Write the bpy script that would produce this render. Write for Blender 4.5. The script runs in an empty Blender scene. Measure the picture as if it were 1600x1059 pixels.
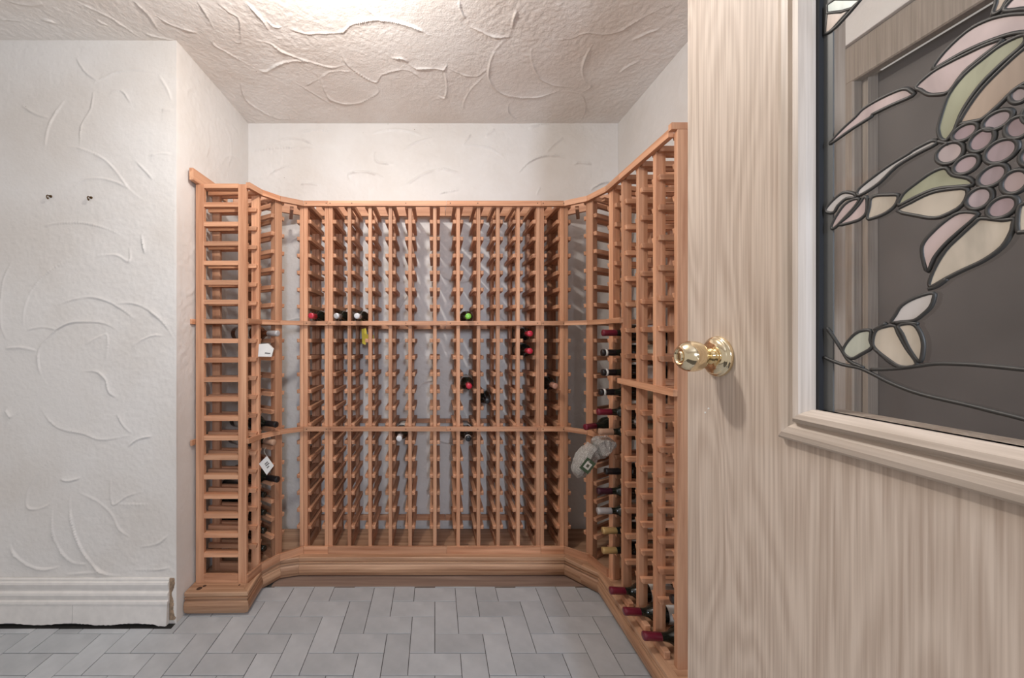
import bpy, bmesh, math, random
import numpy as np
from mathutils import Vector, Matrix, Euler
random.seed(7); rng = np.random.RandomState(7)
C = bpy.context.scene.collection
SC = bpy.context.scene
PI = math.pi

# ------------------------------------------------------------------ camera
# world: x right, y into the room, z up; camera stands in the cellar doorway
F, CX, CY, H = 600.0, 680.0, 530.0, 1.24
cd = bpy.data.cameras.new('camera'); cam = bpy.data.objects.new('camera', cd); C.objects.link(cam)
cd.sensor_width = 36; cd.lens = F/1600*36; cd.clip_start = 0.02
cd.shift_x = (800-CX)/1600; cd.shift_y = (CY-529.5)/1600
cam.location = (0, 0, H); cam.rotation_euler = (PI/2, 0, 0)
SC.camera = cam

# ------------------------------------------------------------------ light and exposure
SC.view_settings.view_transform = 'Standard'; SC.view_settings.look = 'None'
SC.view_settings.gamma = 1; SC.view_settings.use_curve_mapping = False
SC.view_settings.exposure = 0.0
w = bpy.data.worlds.new('world'); SC.world = w; w.use_nodes = True
bg = w.node_tree.nodes['Background']; bg.inputs[0].default_value = (1.0, 0.93, 0.87, 1); bg.inputs[1].default_value = 0.50
def lamp(name, kind, loc, power, col, size=0.1, rot=(0, 0, 0), size_y=None):
    l = bpy.data.lights.new(name, kind); o = bpy.data.objects.new(name, l); C.objects.link(o)
    o.location = loc; o.rotation_euler = rot; l.energy = power; l.color = col
    if kind == 'AREA':
        l.shape = 'RECTANGLE'; l.size = size; l.size_y = size_y or size
    else: l.shadow_soft_size = size
    return o
lamp('ceiling_lamp', 'POINT', (-0.36, 1.04, 2.30), 35, (1.0, 0.95, 0.895), 0.04)
lamp('hall_light', 'AREA', (0.24, -1.3, 1.7), 28, (0.74, 0.84, 1.0), 0.16, (math.radians(88), 0, math.radians(4)), 0.3)

# ------------------------------------------------------------------ materials
def nt(name):
    m = bpy.data.materials.new(name); m.use_nodes = True
    n = m.node_tree.nodes; l = m.node_tree.links
    return m, n, l, n['Principled BSDF']
def node(n, t, **kw):
    x = n.new(t)
    for k, v in kw.items():
        if k in x.inputs: x.inputs[k].default_value = v
        else: setattr(x, k, v)
    return x
def ramp(n, stops):
    r = n.new('ShaderNodeValToRGB'); e = r.color_ramp.elements
    while len(e) < len(stops): e.new(0.5)
    for i, (p, c) in enumerate(stops):
        e[i].position = p; e[i].color = (*c, 1)
    return r
def plain(name, col, rough=0.5, metal=0.0, coat=0.0, spec=0.5, noise=0.0, nscale=30):
    m, n, l, b = nt(name)
    b.inputs['Roughness'].default_value = rough; b.inputs['Metallic'].default_value = metal
    b.inputs['Coat Weight'].default_value = coat; b.inputs['Specular IOR Level'].default_value = spec
    if noise:
        t = n.new('ShaderNodeTexCoord'); no = node(n, 'ShaderNodeTexNoise', Scale=nscale, Detail=4.0)
        l.new(t.outputs['Object'], no.inputs['Vector'])
        r = ramp(n, [(0.3, tuple(c*(1-noise) for c in col)), (0.7, tuple(min(1, c*(1+noise)) for c in col))])
        l.new(no.outputs['Fac'], r.inputs['Fac']); l.new(r.outputs['Color'], b.inputs['Base Color'])
    else: b.inputs['Base Color'].default_value = (*col, 1)
    return m
def wood(name, dark, light, axis, rough=0.55, fine=1.0, knots=False):
    # grain runs along the piece's own local axis; each piece gets its own tone
    m, n, l, b = nt(name); b.inputs['Roughness'].default_value = rough
    t = n.new('ShaderNodeTexCoord'); oi = n.new('ShaderNodeObjectInfo')
    mp = n.new('ShaderNodeMapping'); s = [38.0*fine]*3; s['xyz'.index(axis)] = 1.6*fine
    mp.inputs['Scale'].default_value = s
    l.new(t.outputs['Object'], mp.inputs['Vector'])
    mul = node(n, 'ShaderNodeVectorMath', operation='SCALE'); mul.inputs[0].default_value = (37, 51, 23)
    l.new(oi.outputs['Random'], mul.inputs['Scale'])
    ad = node(n, 'ShaderNodeVectorMath', operation='ADD')
    l.new(mp.outputs['Vector'], ad.inputs[0]); l.new(mul.outputs['Vector'], ad.inputs[1])
    no = node(n, 'ShaderNodeTexNoise', Scale=1.0, Detail=5.0, Roughness=0.6, Distortion=0.4)
    l.new(ad.outputs['Vector'], no.inputs['Vector'])
    r = ramp(n, [(0.30, dark), (0.72, light)])
    l.new(no.outputs['Fac'], r.inputs['Fac'])
    hsv = n.new('ShaderNodeHueSaturation')
    mr = node(n, 'ShaderNodeMapRange'); mr.inputs['To Min'].default_value = 0.78; mr.inputs['To Max'].default_value = 1.15
    l.new(oi.outputs['Random'], mr.inputs['Value']); l.new(mr.outputs['Result'], hsv.inputs['Value'])
    l.new(r.outputs['Color'], hsv.inputs['Color']); l.new(hsv.outputs['Color'], b.inputs['Base Color'])
    bp = node(n, 'ShaderNodeBump', Strength=0.15, Distance=0.001)
    l.new(no.outputs['Fac'], bp.inputs['Height']); l.new(bp.outputs['Normal'], b.inputs['Normal'])
    return m
RD, RL = (0.42, 0.182, 0.094), (0.76, 0.43, 0.262)
W_X = wood('redwood_lengthwise', RD, RL, 'x'); W_Z = wood('redwood_upright', RD, RL, 'z'); W_Y = wood('redwood_crosswise', RD, RL, 'y')
PL = wood('plinth_pine', (0.29, 0.14, 0.072), (0.70, 0.44, 0.28), 'x', 0.5, 0.8)
OLDW = wood('worn_floor_wood', (0.17, 0.11, 0.085), (0.30, 0.215, 0.17), 'x', 0.7)

def plaster(name, col, stain, bump, coarse=90):
    m, n, l, b = nt(name); b.inputs['Roughness'].default_value = 0.42; b.inputs['Specular IOR Level'].default_value = 0.35
    t = n.new('ShaderNodeTexCoord')
    no = node(n, 'ShaderNodeTexNoise', Scale=2.2, Detail=6.0, Roughness=0.6); l.new(t.outputs['Object'], no.inputs['Vector'])
    r = ramp(n, [(0.35, stain), (0.62, col)]); l.new(no.outputs['Fac'], r.inputs['Fac'])
    sp = node(n, 'ShaderNodeTexVoronoi', Scale=17.0); l.new(t.outputs['Object'], sp.inputs['Vector'])   # sparse dark specks
    sr = ramp(n, [(0.0, (0.35, 0.27, 0.2)), (0.035, (0.35, 0.27, 0.2)), (0.05, (1, 1, 1))]); l.new(sp.outputs['Distance'], sr.inputs['Fac'])
    gate = node(n, 'ShaderNodeTexNoise', Scale=3.0); l.new(t.outputs['Object'], gate.inputs['Vector'])
    gr = ramp(n, [(0.60, (0, 0, 0)), (0.66, (1, 1, 1))]); l.new(gate.outputs['Fac'], gr.inputs['Fac'])
    mx = node(n, 'ShaderNodeMix', data_type='RGBA', blend_type='MULTIPLY')
    l.new(gr.outputs['Color'], mx.inputs[0]); l.new(r.outputs['Color'], mx.inputs[6]); l.new(sr.outputs['Color'], mx.inputs[7])
    l.new(mx.outputs[2], b.inputs['Base Color'])
    f = node(n, 'ShaderNodeTexNoise', Scale=float(coarse), Detail=4.0, Roughness=0.6); l.new(t.outputs['Object'], f.inputs['Vector'])
    bp = node(n, 'ShaderNodeBump', Strength=bump, Distance=0.004)
    l.new(f.outputs['Fac'], bp.inputs['Height']); l.new(bp.outputs['Normal'], b.inputs['Normal'])
    return m
M_WALL = plaster('wall_plaster', (0.76, 0.735, 0.71), (0.69, 0.65, 0.61), 0.25)
M_CEIL = plaster('ceiling_plaster', (0.84, 0.80, 0.765), (0.73, 0.66, 0.605), 0.6, 130)
M_WHITE = plain('white_gloss_paint', (0.74, 0.71, 0.68), 0.35, noise=0.05)
M_RAW = plain('bare_board_end', (0.30, 0.21, 0.14), 0.8, noise=0.4, nscale=60)
M_GROUT = plain('dark_grout', (0.09, 0.085, 0.08), 0.9, noise=0.3)

def tile_mat():
    m, n, l, b = nt('grey_ceramic_tile'); b.inputs['Roughness'].default_value = 0.42
    oi = n.new('ShaderNodeObjectInfo'); t = n.new('ShaderNodeTexCoord')
    no = node(n, 'ShaderNodeTexNoise', Scale=9.0, Detail=6.0); l.new(t.outputs['Object'], no.inputs['Vector'])
    r = ramp(n, [(0.3, (0.385, 0.402, 0.422)), (0.7, (0.50, 0.518, 0.537))]); l.new(no.outputs['Fac'], r.inputs['Fac'])
    hs = n.new('ShaderNodeHueSaturation'); mr = node(n, 'ShaderNodeMapRange'); mr.inputs['To Min'].default_value = 0.9; mr.inputs['To Max'].default_value = 1.08
    l.new(oi.outputs['Random'], mr.inputs['Value']); l.new(mr.outputs['Result'], hs.inputs['Value'])
    l.new(r.outputs['Color'], hs.inputs['Color']); l.new(hs.outputs['Color'], b.inputs['Base Color'])
    return m
M_TILE = tile_mat()

def oak(name, dark, light, ax='z', rings=0.05):
    # pickled oak: contour rings of a stretched noise give cathedral figure, plus fine pores
    m, n, l, b = nt(name); b.inputs['Roughness'].default_value = 0.45
    t = n.new('ShaderNodeTexCoord')
    mp = n.new('ShaderNodeMapping'); mp.inputs['Scale'].default_value = (1, 7.0, 1.1) if ax == 'z' else (7.0, 1.1, 7.0); l.new(t.outputs['Object'], mp.inputs['Vector'])
    a = node(n, 'ShaderNodeTexNoise', Scale=1.3, Detail=1.5, Distortion=0.3); l.new(mp.outputs['Vector'], a.inputs['Vector'])
    mu = node(n, 'ShaderNodeMath', operation='MULTIPLY'); mu.inputs[1].default_value = 95; l.new(a.outputs['Fac'], mu.inputs[0])
    si = node(n, 'ShaderNodeMath', operation='SINE'); l.new(mu.outputs[0], si.inputs[0])
    mp2 = n.new('ShaderNodeMapping'); mp2.inputs['Scale'].default_value = (260, 260, 5) if ax == 'z' else (260, 5, 260); l.new(t.outputs['Object'], mp2.inputs['Vector'])
    f = node(n, 'ShaderNodeTexNoise', Scale=1.0, Detail=3.0); l.new(mp2.outputs['Vector'], f.inputs['Vector'])
    ma = node(n, 'ShaderNodeMath', operation='MULTIPLY_ADD'); ma.inputs[1].default_value = rings; l.new(si.outputs[0], ma.inputs[0]); l.new(f.outputs['Fac'], ma.inputs[2])
    r = ramp(n, [(0.30, dark), (0.66, light)]); l.new(ma.outputs[0], r.inputs['Fac']); l.new(r.outputs['Color'], b.inputs['Base Color'])
    bp = node(n, 'ShaderNodeBump', Strength=0.12, Distance=0.0006); l.new(ma.outputs[0], bp.inputs['Height']); l.new(bp.outputs['Normal'], b.inputs['Normal'])
    return m
M_OAK = oak('pickled_oak', (0.46, 0.365, 0.295), (0.65, 0.55, 0.465), 'z', 0.085)
M_CASING = oak('casing_oak', (0.27, 0.225, 0.185), (0.37, 0.315, 0.265))
M_BRASS = plain('polished_brass', (0.88, 0.75, 0.52), 0.11, 1.0)
M_BRASSD = plain('brass_keyway', (0.25, 0.19, 0.10), 0.3, 1.0)
M_LEAD = plain('dark_lead', (0.055, 0.053, 0.05), 0.5, 0.4)
M_BLACK = plain('black_glazing_seal', (0.02, 0.02, 0.022), 0.5)
M_DARKDOOR = plain('dark_brown_door_paint', (0.125, 0.112, 0.106), 0.5, noise=0.18, nscale=6)
def glass():
    m, n, l, b = nt('clear_door_glass'); n.remove(b)
    out = n['Material Output']
    tr = n.new('ShaderNodeBsdfTransparent'); tr.inputs[0].default_value = (0.88, 0.875, 0.865, 1)
    gl = n.new('ShaderNodeBsdfGlossy'); gl.inputs['Roughness'].default_value = 0.06
    fr = n.new('ShaderNodeFresnel'); fr.inputs['IOR'].default_value = 1.45
    mx = n.new('ShaderNodeMixShader'); ge = n.new('ShaderNodeNewGeometry'); iv = node(n, 'ShaderNodeMath', operation='SUBTRACT'); iv.inputs[0].default_value = 1; l.new(ge.outputs['Backfacing'], iv.inputs[1])
    pr = node(n, 'ShaderNodeMath', operation='MULTIPLY'); l.new(iv.outputs[0], pr.inputs[0]); l.new(fr.outputs[0], pr.inputs[1]); l.new(pr.outputs[0], mx.inputs[0]); l.new(tr.outputs[0], mx.inputs[1]); l.new(gl.outputs[0], mx.inputs[2])
    l.new(mx.outputs[0], out.inputs['Surface']); return m
M_GLASS = glass()
_opal = {}
def opal(col):
    if col not in _opal:
        m, n, l, b = nt('opalescent_glass'); b.inputs['Roughness'].default_value = 0.25
        t = n.new('ShaderNodeTexCoord'); mp = n.new('ShaderNodeMapping'); mp.inputs['Scale'].default_value = (20, 30, 9); l.new(t.outputs['Object'], mp.inputs['Vector'])
        no = node(n, 'ShaderNodeTexNoise', Scale=1.0, Detail=3.0, Distortion=1.0); l.new(mp.outputs['Vector'], no.inputs['Vector'])
        r = ramp(n, [(0.3, tuple(c*0.78 for c in col)), (0.7, tuple(min(1, c*1.18) for c in col))]); l.new(no.outputs['Fac'], r.inputs['Fac'])
        l.new(r.outputs['Color'], b.inputs['Base Color']); _opal[col] = m
    return _opal[col]

# ------------------------------------------------------------------ mesh helpers
def link(name, me, parent=None, loc=(0, 0, 0), rot=(0, 0, 0)):
    o = bpy.data.objects.new(name, me); C.objects.link(o); o.parent = parent; o.location = loc; o.rotation_euler = rot
    return o
def mesh(name, bm, mat, smooth=False):
    bmesh.ops.recalc_face_normals(bm, faces=bm.faces[:])
    me = bpy.data.meshes.new(name); bm.to_mesh(me); bm.free(); me.materials.append(mat)
    if smooth: me.shade_smooth()
    return me
def bx(bm, x0, x1, y0, y1, z0, z1, bev=0.0):
    r = bmesh.ops.create_cube(bm, size=1); vs = r['verts']
    for v in vs:
        v.co = Vector((x0 if v.co.x < 0 else x1, y0 if v.co.y < 0 else y1, z0 if v.co.z < 0 else z1))
    if bev:
        es = list({e for v in vs for e in v.link_edges})
        bmesh.ops.bevel(bm, geom=es, offset=bev, segments=1, affect='EDGES')
def box_mesh(name, mat, x0, x1, y0, y1, z0, z1, bev=0.0):
    bm = bmesh.new(); bx(bm, x0, x1, y0, y1, z0, z1, bev); return mesh(name, bm, mat)
def prism(bm, pts, vec):
    vs = [bm.verts.new(p) for p in pts]; f = bm.faces.new(vs)
    r = bmesh.ops.extrude_face_region(bm, geom=[f])
    bmesh.ops.translate(bm, vec=vec, verts=[g for g in r['geom'] if isinstance(g, bmesh.types.BMVert)])
def lathe(bm, prof, n=20, axis='x'):
    rings = []
    for (t, r) in prof:
        ring = []
        for i in range(n):
            a = 2*PI*i/n; c, s = r*math.cos(a), r*math.sin(a)
            ring.append(bm.verts.new((t, c, s) if axis == 'x' else (c, s, t)))
        rings.append(ring)
    for a, b in zip(rings, rings[1:]):
        for i in range(n): bm.faces.new((a[i], a[(i+1) % n], b[(i+1) % n], b[i]))
    bm.faces.new(rings[0]); bm.faces.new(rings[-1][::-1])
def tube(bm, pts, rad, n=6, closed=False, flat=None):
    pts = [Vector(p) for p in pts]; m = len(pts); rings = []
    for i, p in enumerate(pts):
        if closed: d = pts[(i+1) % m]-pts[i-1]
        else: d = pts[min(i+1, m-1)]-pts[max(i-1, 0)]
        if d.length < 1e-9: d = Vector((0, 0, 1))
        d.normalize()
        up = Vector((1, 0, 0)) if abs(d.x) < 0.9 else Vector((0, 0, 1))
        a = d.cross(up).normalized(); b = a.cross(d).normalized()
        r = rad[i] if isinstance(rad, (list, tuple)) else rad
        rings.append([bm.verts.new(p+a*(r*math.cos(2*PI*k/n))+b*(r*(flat or 1)*math.sin(2*PI*k/n))) for k in range(n)])
    for i in range(m if closed else m-1):
        a, b = rings[i], rings[(i+1) % m]
        for k in range(n): bm.faces.new((a[k], a[(k+1) % n], b[(k+1) % n], b[k]))
    if not closed: bm.faces.new(rings[0][::-1]); bm.faces.new(rings[-1])
def catmull(pts, k=8, closed=False):
    p = [np.array(q, float) for q in pts]; m = len(p); out = []
    for i in range(m if closed else m-1):
        if closed: a, b, c, d = p[i-1], p[i], p[(i+1) % m], p[(i+2) % m]
        else: a, b, c, d = p[max(i-1, 0)], p[i], p[i+1], p[min(i+2, m-1)]
        for j in range(k):
            t = j/k
            out.append(0.5*(2*b+(c-a)*t+(2*a-5*b+4*c-d)*t*t+(3*b-a-3*c+d)*t**3))
    if not closed: out.append(p[-1])
    return out
def thing(name, label, cat, loc=(0, 0, 0), rz=0, group=None):
    o = bpy.data.objects.new(name, None); C.objects.link(o); o.location = loc; o.rotation_euler = (0, 0, rz); o.empty_display_size = 0.05
    return tag(o, label, cat, group)
def tag(o, label, cat, group=None):
    o['label'] = label; o['category'] = cat
    if group: o['group'] = group
    return o
def struct(o, label=None):
    o['kind'] = 'structure'
    if label: o['label'] = label
    return o

# ------------------------------------------------------------------ room shell
YB, YN, XL, XR, ZC = 2.32, 1.675, -1.129, 1.106, 2.545
XF = -2.45                                                   # far left, outside the view
def vnoise(u, v, s, seed):
    r = np.random.RandomState(seed); g = r.rand(64, 64)
    x, y = u*s, v*s; xi, yi = np.floor(x).astype(int), np.floor(y).astype(int); fx, fy = x-xi, y-yi
    fx, fy = fx*fx*(3-2*fx), fy*fy*(3-2*fy); G = lambda i, j: g[i % 64, j % 64]
    return (G(xi, yi)*(1-fx)+G(xi+1, yi)*fx)*(1-fy)+(G(xi, yi+1)*(1-fx)+G(xi+1, yi+1)*fx)*fy
def relief(us, vs, arcs, amp, width, seed, rough=0.0008):
    # trowelled plaster: low swells, a little roughness and raised ridges left along each stroke
    U, V = np.meshgrid(us, vs, indexing='ij')
    h = 0.004*(vnoise(U, V, 2.3, seed)-0.5)+rough*(vnoise(U, V, 60, seed+1)+0.7*vnoise(U, V, 110, seed+2)-0.8)*(0.4+1.2*vnoise(U, V, 3, seed+5))
    r = np.random.RandomState(seed+3)
    for arc in arcs:
        k = 1.0
        if isinstance(arc[0], (int, float)): k, arc = arc[0], arc[1]
        P = np.array(catmull(arc, 10)); n = len(P)
        lo, hi = P.min(0)-0.06, P.max(0)+0.06
        iu = np.where((us > lo[0]) & (us < hi[0]))[0]; iv = np.where((vs > lo[1]) & (vs < hi[1]))[0]
        if len(iu) == 0 or len(iv) == 0: continue
        su, sv = U[np.ix_(iu, iv)], V[np.ix_(iu, iv)]
        D = (su[..., None]-P[:, 0])**2+(sv[..., None]-P[:, 1])**2
        q = D.argmin(-1); d = np.sqrt(np.take_along_axis(D, q[..., None], -1)[..., 0])
        T = np.gradient(P, axis=0); T /= np.linalg.norm(T, axis=1)[:, None]+1e-9
        side = (su-P[q, 0])*T[q, 1]-(sv-P[q, 1])*T[q, 0]
        fade = np.minimum(1, np.minimum(q, n-1-q)/(0.22*n))
        wob = 0.45+0.9*vnoise(su, sv, 26, seed+7); s = 1 if r.rand() < 0.6 else -1
        ww = width*(0.8+0.5*r.rand())
        sd = side*s; ridge = np.where(sd > 0, 0.55*np.exp(-(d/ww)**2)+0.45*np.exp(-d/(3.5*ww)), np.exp(-(d/(0.75*ww))**2))
        h[np.ix_(iu, iv)] += k*amp*fade*wob*ridge
    return U, V, h
def grid(name, us, vs, h, fn, mat, edge=0.012):
    U, V = np.meshgrid(us, vs, indexing='ij')
    e = np.minimum(np.minimum(U-us[0], us[-1]-U), np.minimum(V-vs[0], vs[-1]-V)); h = h*np.clip(e/edge, 0, 1)
    co = np.stack(fn(U, V, h), -1).reshape(-1, 3); nu, nv = len(us), len(vs)
    i = np.arange(nu*nv).reshape(nu, nv); q = np.stack([i[:-1, :-1], i[1:, :-1], i[1:, 1:], i[:-1, 1:]], -1).reshape(-1, 4)
    me = bpy.data.meshes.new(name); me.vertices.add(len(co)); me.vertices.foreach_set('co', co.astype('f').ravel())
    me.loops.add(q.size); me.loops.foreach_set('vertex_index', q.astype('i').ravel())
    me.polygons.add(len(q)); me.polygons.foreach_set('loop_start', np.arange(0, q.size, 4, dtype='i'))
    me.update(calc_edges=True); me.validate(); me.materials.append(mat); me.shade_smooth()
    return struct(link(name, me))
def crop(ox, oy, s, L): return [(k[0], [(ox+x/s, oy+y/s) for x, y in k[1]]) if isinstance(k, tuple) else (1.0, [(ox+x/s, oy+y/s) for x, y in k]) for k in L]
def to_y(arcs, y):   return [(k, [((px-CX)*y/F, H-(py-CY)*y/F) for px, py in a]) for k, a in arcs]
def to_z(arcs, z):   return [(k, [((px-CX)*((z-H)/(CY-py)), F*(z-H)/(CY-py)) for px, py in a]) for k, a in arcs]
def to_x(arcs, x):   return [(k, [(F*x/(px-CX), H-(py-CY)*x/(px-CX)) for px, py in a]) for k, a in arcs]
def rand_arcs(n, u0, u1, v0, v1, seed, k=0.8):
    r = np.random.RandomState(seed); out = []
    for _ in range(n):
        c = np.array([r.uniform(u0, u1), r.uniform(v0, v1)]); R = r.uniform(0.07, 0.2); a0 = r.uniform(0, 2*PI); da = r.uniform(1.2, 2.6)
        out.append((k, [(c[0]+R*math.cos(a0+da*t/6), c[1]+R*0.9*math.sin(a0+da*t/6)) for t in range(7)]))
    return out
ceil = crop(0, 0, 4, [[(30,0),(120,22),(220,30),(300,10)], [(465,0),(560,45),(680,100),(780,165),(890,240)], [(830,0),(900,60),(950,120),(1000,210)], [(980,100),(1080,155),(1180,185),(1230,205)], [(1230,0),(1290,90),(1340,185)], [(250,118),(310,125),(350,145)], [(0,120),(130,132)], [(600,120),(670,155)], [(900,205),(1000,230),(1090,248)]])
ceil += crop(300, 0, 4, [(1.5, [(330,0),(400,70),(450,130),(485,195)]), [(450,110),(510,160),(560,165)], (1.2, [(600,175),(700,205),(800,205),(930,200),(1000,145)]), (1.9, [(930,205),(1000,145),(1120,115),(1220,120),(1350,150),(1430,185),(1490,225)]), [(1050,0),(1110,65),(1170,110)], [(140,0),(230,70),(290,110),(300,180),(300,260),(250,250)], (1.3, [(130,230),(140,275),(250,340),(410,437)]), (1.6, [(370,245),(480,265),(560,315),(640,350),(760,390),(880,418),(960,400)]), (1.5, [(410,437),(470,437),(540,395),(640,375),(710,380)]), [(920,240),(940,350),(1000,430),(1140,510),(1190,465),(1300,435),(1380,450),(1440,510),(1480,610)], (1.9, [(1360,400),(1400,425),(1480,425),(1570,430),(1595,400)]), (1.3, [(1575,440),(1590,520),(1580,605),(1540,600)]), (1.4, [(305,510),(310,560),(340,625),(430,690),(540,740),(680,735)]), (1.3, [(740,430),(800,495),(830,570),(870,620),(950,645),(1050,640),(1160,580),(1150,530)]), [(705,535),(800,490)], [(800,490),(870,445),(1000,445)], (0.7, [(600,490),(720,560),(850,640),(960,710)]), (1.5, [(1250,365),(1310,360),(1350,390)])])
ceil += crop(680, 0, 4, [[(150,0),(160,60),(190,120)], (1.4, [(215,165),(290,195),(370,225),(470,230)]), (1.6, [(440,235),(370,320),(335,420),(340,500),(400,570),(500,602),(620,605),(700,590),(800,555)]), (1.5, [(510,60),(490,120),(480,180)]), (1.2, [(600,280),(600,370),(630,450),(670,500),(760,535),(880,545)]), [(730,250),(850,240),(940,205),(1050,213),(1150,195),(1260,130),(1400,60),(1540,10)], (1.4, [(1010,240),(950,330),(920,420),(930,490),(970,540),(900,585)]), [(780,570),(850,570),(920,600),(940,680),(920,740)], [(80,425),(170,465),(260,475),(330,425)], [(320,460),(230,545),(180,630),(175,680)], [(460,640),(460,700),(510,745)], [(1410,175),(1310,210),(1230,250)], [(1280,375),(1190,420),(1150,460)]])
us = np.concatenate([np.arange(XF, -2.1, 0.05), np.arange(-2.1, XR+0.03, 0.0036)]); us[-1] = XR+0.03
vs = np.concatenate([np.arange(-1.5, 1.25, 0.05), np.arange(1.25, YB+0.03, 0.0036)])
_, _, h = relief(us, vs, to_z(ceil, ZC), 0.0062, 0.0043, 11, 0.0016)
h[:, :20] = 0
grid('ceiling', us, vs, h, lambda U, V, h: (U, V, ZC-h), M_CEIL, 0.02)

lw = crop(0, 60, 3.53, [[(415,100),(470,185),(540,235)], (1.2, [(510,250),(580,215),(670,180),(770,175),(860,185)]), [(870,195),(920,270),(945,340)], [(515,290),(500,390),(450,480),(440,600)], (1.2, [(370,600),(440,605),(560,655),(640,730),(715,830),(800,900)]), (1.2, [(400,815),(480,775),(560,772),(650,795),(715,830)]), (1.2, [(740,670),(800,730),(845,780)]), [(820,645),(890,633),(945,640)], [(250,605),(265,510),(300,430),(360,340)], [(890,393),(955,393)], [(600,305),(670,290),(720,360)], [(120,370),(200,420),(270,440)]])
lw += crop(0, 340, 3.53, [[(75,225),(20,340),(5,480),(10,600),(40,680)], [(130,600),(140,500),(180,400),(270,300),(400,220)], [(240,50),(300,35),(450,30),(580,60),(690,110)], (1.2, [(530,210),(640,205),(715,240),(715,160)]), [(300,490),(400,455),(500,440),(590,460),(680,510),(780,590)], (1.4, [(640,475),(740,475),(820,510),(900,580),(955,660)]), [(150,620),(240,605),(320,620)], (1.3, [(265,930),(220,840),(220,730),(290,640),(380,585),(480,575),(580,585),(660,630)]), (1.4, [(30,720),(120,715),(210,735)]), (1.5, [(725,710),(790,670),(850,648),(900,650)]), [(470,700),(540,660),(595,650),(590,780)], (1.3, [(450,850),(530,850),(580,890),(600,960),(640,990)]), (1.3, [(780,90),(800,200)])])
lw += crop(0, 620, 3.53, [(1.2, [(215,50),(270,130),(340,180),(460,205),(540,235),(620,232),(720,212)]), (1.5, [(30,70),(60,120)]), (1.5, [(705,275),(760,235),(840,217)]), [(310,315),(210,420),(155,520),(150,600),(200,618),(270,590),(300,530)], (1.2, [(440,530),(530,570),(610,640),(660,730),(720,775)]), (2.1, [(385,540),(390,660),(430,800),(500,910),(570,970),(680,990)]), (1.8, [(290,600),(290,740),(330,840),(400,910),(490,920)]), (1.2, [(605,450),(610,560),(630,595),(700,550),(780,525)]), [(640,590),(820,592)], (1.6, [(50,810),(90,880),(170,935),(250,950),(330,935)]), [(360,980),(460,970),(540,965)], [(730,955),(860,955),(940,940)], [(770,830),(870,810),(930,760)], [(640,90),(680,160),(730,205)], [(330,455),(380,463),(450,445)]])
us = np.concatenate([np.arange(XF, -1.92, 0.03), np.arange(-1.92, XL, 0.0038), [XL]]); vs = np.append(np.arange(0, ZC, 0.0042), ZC)
_, _, h = relief(us, vs, to_y(lw, YN), 0.0055, 0.0036, 21, 0.0008)
grid('wall_front_left', us, vs, h, lambda U, V, h: (U, YN-h, V), M_WALL, 0.006)
us = np.append(np.arange(YN, YB, 0.008), YB); vs = np.append(np.arange(0, ZC, 0.008), ZC)
sa = to_x(crop(0, 0, 3.53, [[(1190,675),(1240,665),(1290,710),(1310,740)], [(1190,935),(1240,870),(1280,858),(1330,900),(1355,935)]]), XL)+rand_arcs(14, YN, YB, 0.2, 2.4, 4)
_, _, h = relief(us, vs, sa, 0.0042, 0.006, 31, 0.0018)
grid('wall_left', us, vs, h, lambda U, V, h: (XL+h, U, V), M_WALL, 0.006)
bw = crop(380, 180, 5.333, [[(240,250),(320,210),(400,198),(480,205),(560,235),(600,260)], [(80,300),(300,275),(500,270),(600,270)], [(200,530),(270,465),(350,430),(440,420)], [(480,575),(540,568),(650,580)], (1.2, [(890,545),(880,490),(950,470),(1020,470),(1100,490),(1170,525)]), [(1070,155),(1180,130),(1280,122),(1400,140),(1480,170)], [(1340,300),(1400,245),(1500,205),(1600,180)], [(1360,580),(1480,500),(1600,455)], [(1100,300),(1115,390),(1260,410)], [(460,150),(600,125),(760,135)]])
bw += crop(680, 180, 4, [[(180,190),(280,195),(360,220),(430,265)], [(170,190),(220,120)], [(0,345),(50,335),(150,360)], (1.4, [(520,360),(580,300),(650,265),(730,255),(820,268)]), [(690,235),(740,185),(800,140)], [(310,135),(370,85)], [(580,80),(650,62),(720,60)], [(860,305),(920,298),(980,310)], (1.3, [(970,470),(1030,430),(1100,420)]), [(630,500),(655,450)], [(20,490),(150,468)]])
us = np.append(np.arange(XL, XR, 0.005), XR); vs = np.append(np.arange(0, ZC, 0.005), ZC)
_, _, h = relief(us, vs, to_y(bw, YB)+rand_arcs(26, XL, XR, 0.2, 1.9, 9), 0.0135, 0.004, 41, 0.0012)
grid('wall_back', us, vs, h, lambda U, V, h: (U, YB-h, V), M_WALL, 0.006)
# right wall: plaster from the back corner to the side door, then above the side door
DY0, DY1, DZ = 0.20, 1.04, 1.96
ra = to_x(crop(680, 180, 4, [[(1330,170),(1380,100),(1440,68)]]), XR)+rand_arcs(20, 1.0, YB, 0.2, 2.4, 5)
us = np.append(np.arange(DY1, YB, 0.01), YB); vs = np.append(np.arange(0, ZC, 0.01), ZC)
_, _, h = relief(us, vs, ra, 0.0034, 0.007, 51, 0.0012)
grid('wall_right', us, vs, h, lambda U, V, h: (XR-h, U, V), M_WALL, 0.006)
us = np.append(np.arange(-1.5, DY1, 0.02), DY1); vs = np.append(np.arange(DZ, ZC, 0.02), ZC)
_, _, h = relief(us, vs, [], 0.003, 0.006, 52, 0.001)
grid('wall_right_upper', us, vs, h, lambda U, V, h: (XR-h, U, V), M_WALL, 0.006)
us = np.append(np.arange(-1.5, DY0, 0.03), DY0); vs = np.append(np.arange(0, DZ, 0.03), DZ)
_, _, h = relief(us, vs, [], 0.003, 0.006, 53, 0.001)
grid('wall_right_near', us, vs, h, lambda U, V, h: (XR-h, U, V), M_WALL, 0.006)

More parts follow.
